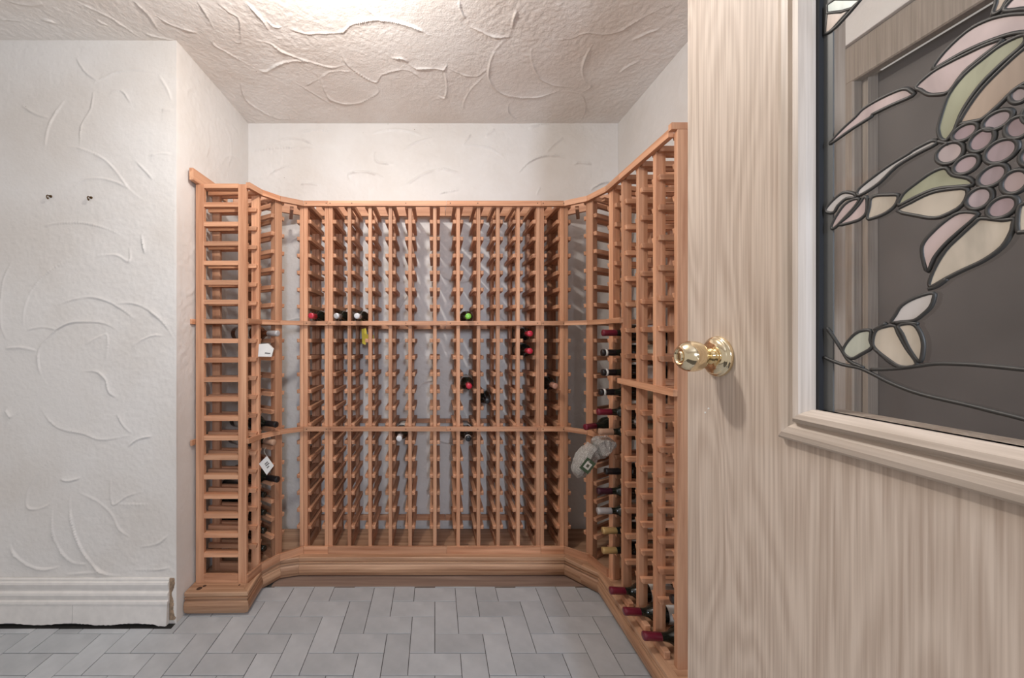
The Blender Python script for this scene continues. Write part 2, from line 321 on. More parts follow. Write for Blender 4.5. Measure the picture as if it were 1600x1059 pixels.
# floor: grout bed carrying 2:1 tiles laid herringbone, each a piece of its own
fl = struct(link('floor', box_mesh('floor', M_GROUT, XF, XR+0.02, -1.5, YB+0.02, -0.06, -0.003)))
TW = 0.1005
def tile_mesh(nx, ny):
    g = 0.0013; bm = bmesh.new(); bx(bm, g, nx*TW-g, g, ny*TW-g, -0.009, 0.0, 0.0008); return mesh('tile', bm, M_TILE)
TH, TV = tile_mesh(2, 1), tile_mesh(1, 2)
def put_tile(me, x, y):
    o = link('tile', me, fl, (x, y, random.uniform(-0.0006, 0.0006))); o.rotation_euler = (random.uniform(-0.002, 0.002), random.uniform(-0.002, 0.002), 0)
for j in range(-1, 19):                        # rows counted from the back towards the camera
    for i in range(-22, 11):
        x, y = 0.0992+i*TW, 1.92-(j+1)*TW
        if (i+j) % 4 == 2 and x > XF: put_tile(TH, x, y)
        elif (i+j) % 4 == 0: put_tile(TV, x, y-TW)
o = struct(link('trim_1', None or box_mesh('floor_strip', OLDW, -0.82, 0.80, 1.925, 2.03, -0.003, 0.004)), 'worn brown wooden strip on the floor along the plinth')

# left baseboard: moulded profile, unpainted broken end, chipped lower edge over a dark gap
bb = bpy.data.objects.new('baseboard_left', None); C.objects.link(bb); struct(bb, 'white moulded baseboard on the left wall, lifted off the floor')
prof = [(0, .203), (.006, .203), (.009, .198), (.009, .190), (.014, .187), (.016, .178), (.013, .165), (.009, .155), (.009, .148), (.017, .143), (.019, .134), (.015, .120), (.012, .112), (.020, .108), (.021, .100), (.0205, .095)]
def sweep_x(bm, prof, x0, x1):
    a = [bm.verts.new((x0, YN-p[0], p[1])) for p in prof]; b = [bm.verts.new((x1, YN-p[0], p[1])) for p in prof]
    for i in range(len(prof)-1): bm.faces.new((a[i], a[i+1], b[i+1], b[i]))
    a2 = bm.verts.new((x0, YN, prof[-1][1])); b2 = bm.verts.new((x1, YN, prof[-1][1]))
    bm.faces.new((a[-1], a2, b2, b[-1])); bm.faces.new(b+[b2])
bm = bmesh.new(); sweep_x(bm, prof, XF, -1.155); link('upper_moulding', mesh('upper_moulding', bm, M_WHITE), bb)
for x0, x1 in ((XF, -1.565), (-1.5635, -1.158)):          # lower boards meet at a joint
    bm = bmesh.new(); n = 60; top, bot, topb, botb = [], [], [], []
    for i in range(n+1):
        x = x0+(x1-x0)*i/n; zb = 0.013+0.004*math.sin(x*23)+random.uniform(-0.0015, 0.0015)
        if x > -1.20: zb -= 0.004
        top.append(bm.verts.new((x, YN-.018, .097))); bot.append(bm.verts.new((x, YN-.0215, zb)))
        topb.append(bm.verts.new((x, YN-.001, .097))); botb.append(bm.verts.new((x, YN-.001, zb)))
    for i in range(n):
        bm.faces.new((top[i], top[i+1], bot[i+1], bot[i])); bm.faces.new((bot[i], bot[i+1], botb[i+1], botb[i])); bm.faces.new((top[i], topb[i], topb[i+1], top[i+1]))
    bm.faces.new((top[0], bot[0], botb[0], topb[0])); bm.faces.new((top[n], topb[n], botb[n], bot[n]))
    link('lower_board', mesh('lower_board', bm, M_WHITE), bb)
bm = bmesh.new(); zz = np.linspace(0.02, 0.2, 40); L, R = [], []
for z in zz:
    e = -1.143+0.005*math.sin(z*31+1)+0.003*math.sin(z*83)+random.uniform(-.0015, .0015)
    L.append((bm.verts.new((-1.156, YN-.006, z)), bm.verts.new((e, YN-.006, z)), bm.verts.new((e+.004, YN-.0005, z)), bm.verts.new((-1.156, YN-.0005, z))))
for a, b in zip(L, L[1:]):
    for k in range(4): bm.faces.new((a[k], a[(k+1) % 4], b[(k+1) % 4], b[k]))
bm.faces.new(L[0]); bm.faces.new(L[-1])
o = link('broken_end', mesh('broken_end', bm, M_RAW), bb); o['label'] = 'bare broken wooden end'

o = struct(link('trim_2', box_mesh('joint_shade_strip', plain('black_joint_shade', (0.012, 0.011, 0.01), 1.0), XF, -1.132, YN-.030, YN-.0005, -.003, .0011)), 'black strip painting the open floor joint and the shade under the left baseboard')  # near-black strip paints in the tile joint and the shade under the board

# side door in the right wall, seen through the glass: oak casing around a dark slab
d2 = bpy.data.objects.new('door_2', None); C.objects.link(d2); struct(d2, 'dark door with pale oak casing in the right wall behind the glass')
link('casing_side', box_mesh('casing_side', M_CASING, XR-0.02, XR+0.005, 0.998, 1.079, 0, 2.009, 0.003), d2)
link('casing_side', box_mesh('casing_side', M_CASING, XR-0.02, XR+0.005, 0.155, 0.235, 0, 2.009, 0.003), d2)
link('casing_head', box_mesh('casing_head', M_CASING, XR-0.021, XR+0.005, 0.15, 1.083, 1.911, 2.009, 0.003), d2)
link('casing_lit_edge', box_mesh('casing_lit_edge', M_WHITE, XR-0.03, XR+0.004, 0.14, 1.09, 2.009, 2.016, 0.001), d2)  # added cap, coloured white as the light caught along the header's top edge
link('jamb', box_mesh('jamb', M_CASING, XR+0.004, XR+0.06, 0.985, 1.035, 0, 1.93), d2)
link('slab', box_mesh('slab', M_DARKDOOR, XR+0.03, XR+0.065, 0.2, 0.99, 0.005, 1.925, 0.002), d2)

# ------------------------------------------------------------------ plinth under the racks
def rnorm(a, b):
    d = (Vector(b)-Vector(a)).normalized(); return Vector((d.y, -d.x))        # right of travel = towards the room
def offset(path, d):
    out = []
    for i, p in enumerate(path):
        p = Vector(p)
        if i == 0: out.append(p+rnorm(path[0], path[1])*d); continue
        if i == len(path)-1: out.append(p+rnorm(path[-2], path[-1])*d); continue
        a, b = rnorm(path[i-1], path[i]), rnorm(path[i], path[i+1]); m = (a+b)/ (1+a.dot(b)); out.append(p+m*d)
    return out
def seg_solid(name, path, i, cross, mat, parent, gap=0.0, ori=None):
    # one mitred length between path points i and i+1; cross = closed outline of (offset to room, z); own local axis along its length
    A = [offset(path, o)[i] for o, z in cross]; B = [offset(path, o)[i+1] for o, z in cross]
    p, q = Vector(path[i]), Vector(path[i+1]); d = (q-p); ang = math.atan2(d.y, d.x); mid = (p+q)/2
    Mi = Matrix.Rotation(-ang, 2)
    bm = bmesh.new()
    def vv(P, z, s):
        l = Mi @ (P-mid); return bm.verts.new((l.x+s*gap, l.y, z))
    a = [vv(P, c[1], 1) for P, c in zip(A, cross)]; b = [vv(P, c[1], -1) for P, c in zip(B, cross)]
    n = len(cross)
    for k in range(n): bm.faces.new((a[k], a[(k+1) % n], b[(k+1) % n], b[k]))
    bm.faces.new(a[::-1]); bm.faces.new(b)
    po = Vector(parent.location) if parent else Vector((0, 0, 0))
    return link(name, mesh(name, bm, mat), parent, (mid.x-po.x, mid.y-po.y, -po.z), (0, 0, ang))
ZP = 0.105
plinth = thing('plinth', 'long reddish wooden plinth curving along the floor under the wine racks', 'plinth', (0, 2.1, 0))
pp = [(-1.124, 1.722), (-0.845, 1.728), (-0.857, 1.895), (-0.797, 1.976), (-0.71, 2.0), (0.674, 2.003), (0.735, 1.93), (0.793, 1.865), (0.787, 1.275)]
cross = [(-.030, .105), (.0, .105), (.003, .102), (.003, .089), (-.004, .086), (-.004, .083), (.004, .081), (.004, .076), (-.004, .073), (-.003, .070), (.005, .062), (.009, .048), (.008, .030), (.001, .013), (-.012, .004), (-.014, .0), (-.030, .0)]
for i in range(len(pp)-1): seg_solid('moulding', pp, i, cross, PL, plinth, 0.0004)
inner = offset(pp, -.0305)
wallp = [(-1.124, 2.30), (-1.124, 2.30), (-1.124, 2.30), (-.90, 2.30), (-.75, 2.30), (0.70, 2.30), (.95, 2.30), (1.095, 2.30), (1.095, 1.30)]
def board(name, pts, z0, z1, parent, mat):
    c = Vector((sum(p[0] for p in pts)/len(pts), sum(p[1] for p in pts)/len(pts))); bm = bmesh.new()
    prism(bm, [(p[0]-c.x, p[1]-c.y, z0) for p in pts], (0, 0, z1-z0)); po = Vector(parent.location)
    return link(name, mesh(name, bm, mat), parent, (c.x-po.x, c.y-po.y, -po.z))
I = inner
board('top_board', [(-1.124, 1.7525), (I[1].x, I[1].y), (I[2].x, I[2].y), (-1.124, 2.05)], .085, ZP, plinth, PL)
board('top_board', [(I[2].x, I[2].y), (I[3].x, I[3].y), (I[4].x, I[4].y), (-.72, 2.30), (-1.124, 2.30), (-1.124, 2.051)], .085, ZP, plinth, PL)
board('top_board', [(I[4].x+.0005, I[4].y), (I[5].x, I[5].y), (I[5].x, 2.30), (-.7195, 2.30)], .085, ZP, plinth, PL)
board('top_board', [(I[5].x+.0005, I[5].y), (I[6].x, I[6].y), (I[7].x, I[7].y), (1.095, 1.94), (1.095, 2.30), (I[5].x+.0005, 2.30)], .085, ZP, plinth, PL)
board('top_board', [(I[7].x, I[7].y-.0005), (I[8].x, 1.277), (1.095, 1.277), (1.095, 1.9395)], .085, ZP, plinth, PL)
link('end_board', box_mesh('end_board', PL, -.137, .137, -.009, .009, 0, .1045), plinth, (.955, 1.285-2.1, 0))
for kx, ky, kr in ((-1.075, 1.75, .012), (-1.062, 1.768, .008), (-.905, 1.775, .005)):
    bm = bmesh.new(); lathe(bm, [(0, kr), (.0006, kr*.9)], 12, 'z'); link('knot', mesh('knot', bm, plain('wood_knot', (0.05, 0.022, 0.012), 0.6)), plinth, (kx, ky-2.1, ZP))

# ------------------------------------------------------------------ wine racks
PW, PD, RLEN, ZT = 0.019, 0.038, 0.245, 1.962
def post_mesh(w_): return box_mesh('post', W_Z, 0, PD, -w_/2, w_/2, 0, ZT-ZP, 0.0012)
POST = post_mesh(PW); POSTW = post_mesh(0.0205)
def rail_mesh(w_=0.018, hh=0.020, x0=0.003, x1=RLEN-0.002):
    bm = bmesh.new(); q = [(x0, -w_/2, hh/2), (x0+.004, -w_/2, -hh/2), (x1, -w_/2, -hh/2), (x1, -w_/2, hh/2)]
    prism(bm, q, (0, w_, 0)); es = [e for e in bm.edges if abs(e.verts[0].co.x-e.verts[1].co.x) < .02 and e.verts[0].co.x < x0+.01]
    bmesh.ops.bevel(bm, geom=es, offset=.0025, segments=1, affect='EDGES')
    return mesh('bottle_rail', bm, W_X)
RAIL = rail_mesh(); RAILE = rail_mesh(0.0165, 0.021, PD*0.9, RLEN-PD*0.9)
ZROW = [1.868-0.0907*k for k in range(20)]
ZR2 = [1.846-0.1132*k for k in range(15)]
POSTC = post_mesh(0.040)
def ladder(rack, x, y, ang, rows=ZROW, sides=(1, -1), post=POST, length=RLEN, top=True, pw=PW):
    # an upright pair of posts with a bottle rail nailed on either side at every row; ang = heading from room to wall
    b = rack.location; lx, ly, c, s = x-b.x, y-b.y, math.cos(ang), math.sin(ang)
    link('post', post, rack, (lx, ly, 0), (0, 0, ang))
    t = length-PD; link('post', post, rack, (lx+c*t, ly+s*t, 0), (0, 0, ang))
    zs = list(rows)+([1.951] if top else [])
    for z in zs:
        if z < 0.15: continue
        for sd in sides:
            k = sd*(pw/2+0.0091)
            link('bottle_rail', RAIL, rack, (lx-s*k, ly+c*k, z-ZP), (0, 0, ang+random.uniform(-.006, .006)))
    k = 0
    link('bottom_rail', RAILB, rack, (lx, ly, 0.0), (0, 0, ang))
RAILB = box_mesh('bottom_rail', W_X, PD+0.001, RLEN-PD-0.001, -0.008, 0.008, 0.001, 0.038)
def rack(label, x, y): return thing('wine_rack', label, 'wine rack', (x, y, ZP), 0, None)
HY = 2.045
A90, A180 = PI/2, PI
r_left = rack('narrow redwood wine rack at far left, its ladder side facing us beside white wall', -1.0, 1.84)
r_lc = rack('curved redwood corner wine rack in the left back corner', -.85, 2.05)
r_l1 = rack('one-column redwood wine rack between left corner rack and wide back rack', -.63, HY+.12)
r_bl = rack('left half of the wide back wine rack, red, silver and white capsules above its rail', -.28, HY+.12)
r_br = rack('right half of the wide back wine rack, holding bottles with green and red capsules', .34, HY+.12)
r_r1 = rack('one-column redwood wine rack beside the right corner rack, holding one pinkish-necked bottle', .62, HY+.12)
r_rc = rack('curved redwood corner wine rack in the right back corner, net bag hanging on it', .85, 1.98)
r_right = rack('tall straight redwood wine rack on the right, running towards us beside the door', .95, 1.5)
AL2 = PI*0.985
ladder(r_left, -.880, 1.797, A180, sides=(-1,), post=post_mesh(0.019), length=.235)
ladder(r_left, -.861, 1.885, AL2, length=.235)
ladder(r_lc, -.803, 1.972, math.radians(148), post=POSTC, pw=.040)
ladder(r_lc, -.7115, HY, A90, post=POSTW)
ladder(r_l1, -.6895, HY, A90, post=POSTW); ladder(r_l1, -.5785, HY, A90, post=POSTW)
for x in (-.5565, -.4575, -.347, -.239, -.134, -.0017): ladder(r_bl, x, HY, A90, sides=(1, -1), post=POSTW if x < -.55 else POST)
for x in (.1224, .2313, .335, .442, .548): ladder(r_br, x, HY, A90, post=POSTW if x > .54 else POST)
ladder(r_r1, .570, HY, A90, post=POSTW); ladder(r_r1, .6755, HY, A90, post=POSTW)
ladder(r_rc, .6975, HY, A90, post=POSTW); ladder(r_rc, .789, 1.967, math.radians(32), post=POSTC, pw=.040); ladder(r_rc, .833, 1.822, math.radians(12), post=post_mesh(.03), pw=.03)
for y in (1.709, 1.581, 1.458): ladder(r_right, .832, y, 0, rows=ZR2)
ladder(r_right, .832, 1.3285, 0, rows=ZR2, sides=(1,))
# end rails of the left end ladder sit between its posts (seen from the side)
for z in ZROW+[1.955]:
    if z > .15: link('bottle_rail', RAILE, r_left, (-.880-r_left.location.x, 1.797-r_left.location.y, z-ZP), (0, 0, A180))
# horizontal face rails: mitred lengths along the curve, each owned by the rack it crosses
fp = [(-.883, 1.79), (-.862, 1.885), (-.803, 1.972), (-.7005, HY), (-.5675, HY), (.0603, HY), (.559, HY), (.6865, HY), (.789, 1.967), (.832, 1.835), (.832, 1.70), (.832, 1.3375)]
own = [r_left, r_lc, r_lc, r_l1, r_bl, r_br, r_r1, r_rc, r_rc, r_rc, r_right]
def strip(name, z0, z1, i0, i1, t=0.019, o0=0.0003, mat=W_X, path=fp):
    for i in range(i0, i1): seg_solid(name, path, i, [(o0, z0), (o0+t, z0), (o0+t, z1), (o0, z1)], mat, own[i], 0.0006)
strip('top_rail', 1.944, 1.971, 0, 11)
strip('face_rail', 1.314, 1.337, 0, 10, .016)
strip('face_rail', .754, .777, 0, 9, .016)
seg = [(.832, 1.722), (.832, 1.318)]; seg_solid('face_rail', seg, 0, [(.0003, 1.044), (.016, 1.044), (.016, 1.067), (.0003, 1.067)], W_X, r_right)
strip('bottom_strip', ZP+.0005, .142, 0, 9, .012)
bm = bmesh.new(); lathe(bm, [(0, .0032), (-.0008, .0028)], 8, 'x'); NAIL = mesh('nail_head', bm, plain('dull_nail', (.16, .09, .06), .5, .6))
for o_, xs in ((r_l1, (-.68, -.575)), (r_bl, (-.555, -.44, -.155)), (r_br, (.08, .225, .54)), (r_r1, (.57, .678))):
    for z, t_ in ((1.958, .0193), (1.3255, .0163), (.7655, .0163)):
        for x in xs: link('nail_head', NAIL, o_, (x-o_.location.x, HY-t_-o_.location.y, z-ZP), (0, 0, PI/2))
# taller last post board of the right rack, running past the top rail
link('end_post', box_mesh('end_post', W_Z, -.0195, PD, -.0095, .0095, ZT-ZP+.0003, 1.985-ZP), r_right, (.832-.95, 1.3285-1.5, 0))
# rails nailed to the back posts, the topmost taller than the front
def back(owner, name, x0, y0, x1, y1, z0, z1, t=.018):
    p, q = Vector((x0, y0)), Vector((x1, y1)); d = q-p; b = owner.location; m = (p+q)/2
    link(name, box_mesh(name, W_X, -d.length/2, d.length/2, -t/2, t/2, z0-ZP, z1-ZP, .001), owner, (m.x-b.x, m.y-b.y, 0), (0, 0, math.atan2(d.y, d.x)))
YK = HY+RLEN-PD-.0095
for o_, x0, x1 in ((r_lc, -.72, -.7017), (r_l1, -.70, -.568), (r_bl, -.567, .0595), (r_br, .061, .5585), (r_r1, .5595, .6865), (r_rc, .6875, .72)):
    if x1-x0 < .04: continue
    for z0, z1 in ((1.9635, 2.03),): back(o_, 'crest_rail', x0+.0005, YK+.02, x1-.0005, YK+.02, z0, z1)
    for z0, z1 in ((.74, .765), (1.30, 1.325), (.160, .19)): back(o_, 'back_rail', x0+.0005, HY+RLEN+.0095, x1-.0005, HY+RLEN+.0095, z0, z1)
back(r_left, 'crest_rail', -1.106, 1.74, -1.106, 2.03, 1.9635, 2.018)
for z in (1.31, .75): back(r_left, 'back_rail', -1.1225, 1.765, -1.1225, 1.93, z, z+.024, .01)
back(r_lc, 'crest_rail', -1.085, 2.06, -.72, 2.285, 1.9635, 2.03)
back(r_rc, 'crest_rail', 1.06, 2.0, .72, 2.285, 1.9635, 2.03)
back(r_right, 'crest_rail', 1.06, 1.32, 1.06, 1.985, 1.9635, 2.02)
for z in (.76, 1.315, .20): back(r_right, 'back_rail', 1.0865, 1.32, 1.0865, 1.72, z, z+.03, .018)
# angled braces under the curved top rail
for (x, y, a) in ((-.835, 1.93, math.radians(155)), (-.75, 2.01, math.radians(112)), (.74, 2.005, math.radians(68)), (.815, 1.895, math.radians(28))):
    o_ = r_lc if x < 0 else r_rc
    link('top_brace', box_mesh('top_brace', W_X, .0205, .20, -.009, .009, 1.925-ZP, 1.943-ZP, .001), o_, (x-o_.location.x, y-o_.location.y, 0), (0, 0, a))
# saddle blocks carrying the necks of the bottom bottles on the right
BCOL = [(1.709+1.581)/2, (1.581+1.458)/2, (1.458+1.3285)/2]
for y in BCOL:
    link('saddle_block', box_mesh('saddle_block', W_Y, -.012, .012, -.035, .035, 0.0005, .030, .003), r_right, (.822-.95, y-1.5, 0))

# ------------------------------------------------------------------ bottles
M_BG = plain('dark_bottle_glass', (0.008, 0.012, 0.009), 0.08, coat=0.3)
M_BBR = plain('amber_bottle_glass', (0.10, 0.035, 0.015), 0.1, coat=0.3)
M_PAPER = plain('paper_label', (0.62, 0.60, 0.56), 0.7, noise=0.12, nscale=60)
M_CREAM = plain('cream_label', (0.55, 0.47, 0.34), 0.7, noise=0.12, nscale=60)
CAP = {'red': ((0.50, 0.02, 0.045), .3), 'burgundy': ((0.16, 0.012, 0.03), .3), 'black': ((0.012, 0.012, 0.014), .3), 'silver': ((0.52, 0.52, 0.53), .28), 'white': ((0.66, 0.66, 0.68), .35),
       'green': ((0.22, 0.55, 0.06), .35), 'gold': ((0.55, 0.38, 0.16), .3), 'tan': ((0.46, 0.29, 0.20), .45), 'pink': ((0.48, 0.25, 0.18), .4), 'purple': ((0.05, 0.012, 0.025), .35)}
def bottle_meshes():
    bm = bmesh.new()   # neck at -x, base at +x; x=0 at the mouth
    lathe(bm, [(.0, .009), (.0, .0142), (.012, .0146), (.016, .0136), (.075, .0142), (.09, .017), (.108, .0285), (.122, .0355), (.135, .0372), (.285, .0372), (.294, .034), (.297, .028), (.292, .012)], 18)
    return bm
BODY = {k: mesh('body', bottle_meshes(), m, True) for k, m in (('dark', M_BG), ('amber', M_BBR))}
CAPM = {}
for k, (c, r) in CAP.items():
    bm = bmesh.new(); lathe(bm, [(-.0012, .004), (-.0012, .0138), (.001, .0152), (.012, .0154), (.0165, .0146), (.062, .0150), (.0625, .0143)], 16)
    CAPM[k] = mesh('capsule', bm, plain('capsule_'+k, c, r, 0.25 if k in ('silver', 'gold') else 0.0, coat=.2), True)
bm = bmesh.new(); lathe(bm, [(.015, .0150), (.0152, .0158), (.024, .0159), (.0242, .0150)], 16); RING = mesh('neck_band', bm, plain('white_band', (.62, .62, .6), .5), True)
bm = bmesh.new(); lathe(bm, [(.158, .0371), (.1582, .0376), (.258, .0376), (.2582, .0371)], 18); LABW = mesh('paper_label', bm, M_PAPER, True)
LABC = LABW.copy(); LABC.materials.clear(); LABC.materials.append(M_CREAM)
def bottle(x, y, z, ang, cap, label, body='dark', lab=True, ring=False, pitch=0.0, group=None):
    # (x, y, z) = mouth of the bottle, ang = heading from mouth to base
    t = thing('wine_bottle', label, 'bottle', (x, y, z), ang, group); t.rotation_euler = (0, -pitch, ang)
    link('body', BODY[body], t)
    if cap: link('capsule', CAPM[cap], t)
    if ring: link('neck_band', RING, t)
    if lab: link('paper_label', LABW if lab is True else LABC, t)
    return t
def zc(k): return ZROW[k]+.0365
YM = HY-.055
bottle(-.634, YM-.03, zc(6), A90, 'red', 'dark bottle with a red capsule, leftmost of the three above the upper rail')
bottle(-.507, YM-.02, zc(6), A90, 'silver', 'dark bottle with a silver capsule, middle of the three above the upper rail')
bottle(-.402, YM-.02, zc(6), A90, 'white', 'dark bottle with a small white capsule, rightmost of the three above the upper rail')
bottle(.172, YM, zc(6), A90, 'green', 'dark bottle with a bright green capsule resting just above the upper rail')
bottle(.492, YM, zc(7), A90, 'red', 'bottle with bright red capsule, upper of a stacked pair under the upper rail')
bottle(.492, YM+.004, zc(8), A90, 'red', 'bottle with red capsule, lower of a stacked pair under the upper rail')
bottle(.176, YM, zc(10), A90, 'red', 'lone dark bottle with a red capsule in the middle of the back rack')
bottle(.283, YM+.085, zc(11), A90, 'black', 'all-black bottle pushed deep into the back rack, below a red-capped one', lab=False)
bottle(.624, YM, zc(10), A90, 'pink', 'dark bottle with pinkish brown neck in the single column right of centre')
bottle(-.187, YM, zc(13), A90, 'white', 'bottle with a white capsule poking out just below the lower rail')
bottle(.172, YM, zc(13), A90, 'black', 'black bottle with pale neck band just below the lower rail', ring=True)
# left corner column, necks pointing right towards us
al = math.radians(156); ca, sa_ = math.cos(al), math.sin(al)
def lc(k, cap, label, out=.05, **kw): bottle(-.831-ca*out, 1.929-sa_*out, zc(k), al, cap, label, **kw)
lc(7, 'silver', 'amber bottle with a silver capsule, highest bottle in the left corner rack', .055, body='amber')
lc(12, 'black', 'black capsuled bottle level with the lower rail in left corner rack', .045, ring=False)
lc(13, 'tan', 'bottle with a tan capsule and a white tag below it, left corner rack', .03)
lc(15, 'black', 'black bottle whose neck sticks out just below the white diamond tag', .055, lab=False)
for k, wd in ((16, 'highest'), (17, 'second highest'), (18, 'second lowest'), (19, 'lowest')):
    lc(k, None, 'uncapped dark bottle in the left corner rack, %s of four below the black neck' % wd, -.035, lab=False)
# right corner
a4 = math.radians(24)
bottle(.725, 1.855, zc(12), a4, 'burgundy', 'green-black bottle with a burgundy capsule lying in right corner above the net bag', lab=False)
yc = 1.7625
caps = [(7, 'burgundy', 'burgundy capsule, topmost in the column of necks on the right', .768, False), (8, 'black', 'black capsule and white band, second neck from top on the right', .764, True), (9, 'black', 'black capsule and white band, third neck from top on the right', .766, True),
        (10, 'black', 'plain long black capsule, fourth neck from top on the right', .755, True), (11, 'burgundy', 'dark red capsule, fifth neck from top on the right', .745, False), (12, 'tan', 'tan capsule level with the lower rail on the right', .752, False),
        (14, 'black', 'short black capsule, first neck below the net bag on the right', .78, False), (15, 'purple', 'dark purple capsule, just above the silver one on the right', .745, False), (16, 'silver', 'shiny silver capsule on the right above two gold ones', .745, False),
        (17, 'gold', 'gold capsule, upper of the two gold necks on the right', .768, False), (18, 'gold', 'gold capsule, lower of the two gold necks on the right', .768, False)]
for k, c_, lb, x, ring in caps:
    bottle(x, yc, zc(k), 0.0, c_, 'dark bottle with a '+lb, ring=ring, lab=True if k % 2 else 'cream')
for y, wd, x in ((BCOL[0], 'farthest', .750), (BCOL[1], 'middle', .748), (BCOL[2], 'nearest', .756)):
    bottle(x, y, ZP+.060, 0.0, 'burgundy' if wd == 'nearest' else 'burgundy', 'burgundy capped bottle on the plinth under the right rack, %s of three' % wd, pitch=-.05)
bottle(.858, BCOL[2], ZR2[14]+.0365, 0.0, 'black', 'white labelled bottle low in the right rack next to the end post')

# hanging tags and the net bag
M_CARD = plain('white_card', (0.74, 0.73, 0.71), 0.6, noise=0.04)
M_YEL = plain('yellow_card', (0.72, 0.58, 0.05), 0.6, noise=0.08)
M_INK = plain('grey_print', (0.16, 0.15, 0.15), 0.7)
M_STR = plain('string', (0.5, 0.47, 0.42), 0.8)
t = thing('gift_tag', 'white house-shaped card box below the silver capped amber bottle', 'tag', (-.823, 1.868, 1.187), math.radians(14))
bm = bmesh.new(); prism(bm, [(-.034, -.010, -.030), (.026, -.010, -.032), (.036, -.010, .006), (.010, -.010, .033), (-.030, -.010, .030)], (0, .026, 0)); link('card', mesh('card', bm, M_CARD), t)
bm = bmesh.new(); prism(bm, [(-.004, -.0112, -.016), (.020, -.0112, -.018), (.022, -.0112, -.013), (-.002, -.0112, -.010)], (0, .001, 0)); link('print', mesh('print', bm, M_INK), t)
t = thing('hang_tag', 'white diamond-hung card tag on string in the left corner rack', 'tag', (-.818, 1.862, .630), math.radians(8))
bm = bmesh.new(); prism(bm, [(-.035, 0, .008), (.002, 0, .045), (.034, 0, -.004), (.001, 0, -.048)], (0, .0015, 0)); link('card', mesh('card', bm, M_CARD), t)
bm = bmesh.new()
for a, b in (((-.010, .006), (.004, .019)), ((-.006, -.002), (.010, .012)), ((.000, -.012), (.010, -.002))):
    prism(bm, [(a[0], -.0006, a[1]), (b[0], -.0006, b[1]), (b[0]+.004, -.0006, b[1]-.004), (a[0]+.004, -.0006, a[1]-.004)], (0, .0008, 0))
link('print', mesh('print', bm, M_INK), t)
bm = bmesh.new(); tube(bm, catmull([(.002, .0006, .044), (-.012, .004, .066), (-.004, .008, .085)], 6), .0009, 5); link('string', mesh('string', bm, M_STR), t)
t = thing('neck_tag', 'bright yellow tag hanging behind the rack under the white capsule bottle', 'tag', (-.372, 2.115, 1.256), 0)
bm = bmesh.new(); prism(bm, [(-.034, 0, .040), (-.010, 0, .046), (-.004, 0, .012), (.034, 0, .008), (.034, 0, -.012), (-.004, 0, -.014), (-.012, 0, -.046), (-.030, 0, -.040)], (0, .002, 0)); link('card', mesh('card', bm, M_YEL), t)
def net_mat():
    m, n, l, b = nt('white_net'); b.inputs['Base Color'].default_value = (0.52, 0.50, 0.47, 1); b.inputs['Roughness'].default_value = 0.45
    t = n.new('ShaderNodeTexCoord'); v = node(n, 'ShaderNodeTexVoronoi', Scale=210.0, feature='DISTANCE_TO_EDGE'); l.new(t.outputs['Object'], v.inputs['Vector'])
    r = ramp(n, [(0.07, (0.95,)*3), (0.13, (0.22,)*3)]); l.new(v.outputs['Distance'], r.inputs['Fac']); l.new(r.outputs['Color'], b.inputs['Alpha'])
    return m
t = thing('net_bag', 'white net bag with a green label drooping off the right corner rack', 'bag', (.74, 1.80, .70), 0)
P = catmull([(.078, -.012, .030), (.066, -.012, .040), (.035, -.01, .036), (-.02, -.02, .016), (-.055, -.025, -.025), (-.072, -.025, -.065), (-.080, -.02, -.100)], 4)
rr = np.interp(np.linspace(0, 1, len(P)), [0, .12, .35, .5, .65, .85, 1], [.020, .038, .050, .038, .046, .036, .005])
bm = bmesh.new(); tube(bm, P, [float(a*(1+random.uniform(-.05, .05))) for a in rr], 16)
for i, v in enumerate(bm.verts):                       # lengthwise folds
    p_ = Vector(P[i//16]); v.co = p_+(v.co-p_)*(1+(.13 if (i % 16) % 3 == 0 else -.07)+random.uniform(-.05, .05))
link('net', mesh('net', bm, net_mat(), False), t)
bm = bmesh.new(); rr2 = [float(a*.72) for a in rr]; tube(bm, P[3:-2], rr2[3:-2], 10); link('wrapper', mesh('wrapper', bm, plain('grey_wrapper', (.26, .25, .24), .35, noise=.4, nscale=60), True), t)
def quad(c, w_, h_, th, yy):
    a, b = math.cos(th), math.sin(th); return [(c[0]+sx*w_*a-sz*h_*b, yy, c[1]+sx*w_*b+sz*h_*a) for sx, sz in ((-1, -1), (1, -1), (1, 1), (-1, 1))]
for nm, w_, h_, yy, col in (('green_label', .024, .030, -.0745, (.06, .10, .055)), ('white_label', .014, .016, -.0755, (.7, .69, .65)), ('green_mark', .006, .007, -.0765, (.10, .11, .08))):
    bm = bmesh.new(); prism(bm, quad((-.055, -.028), w_, h_, math.radians(-38), yy), (0, .0009, 0)); link(nm, mesh(nm, bm, plain(nm, col, .5)), t)

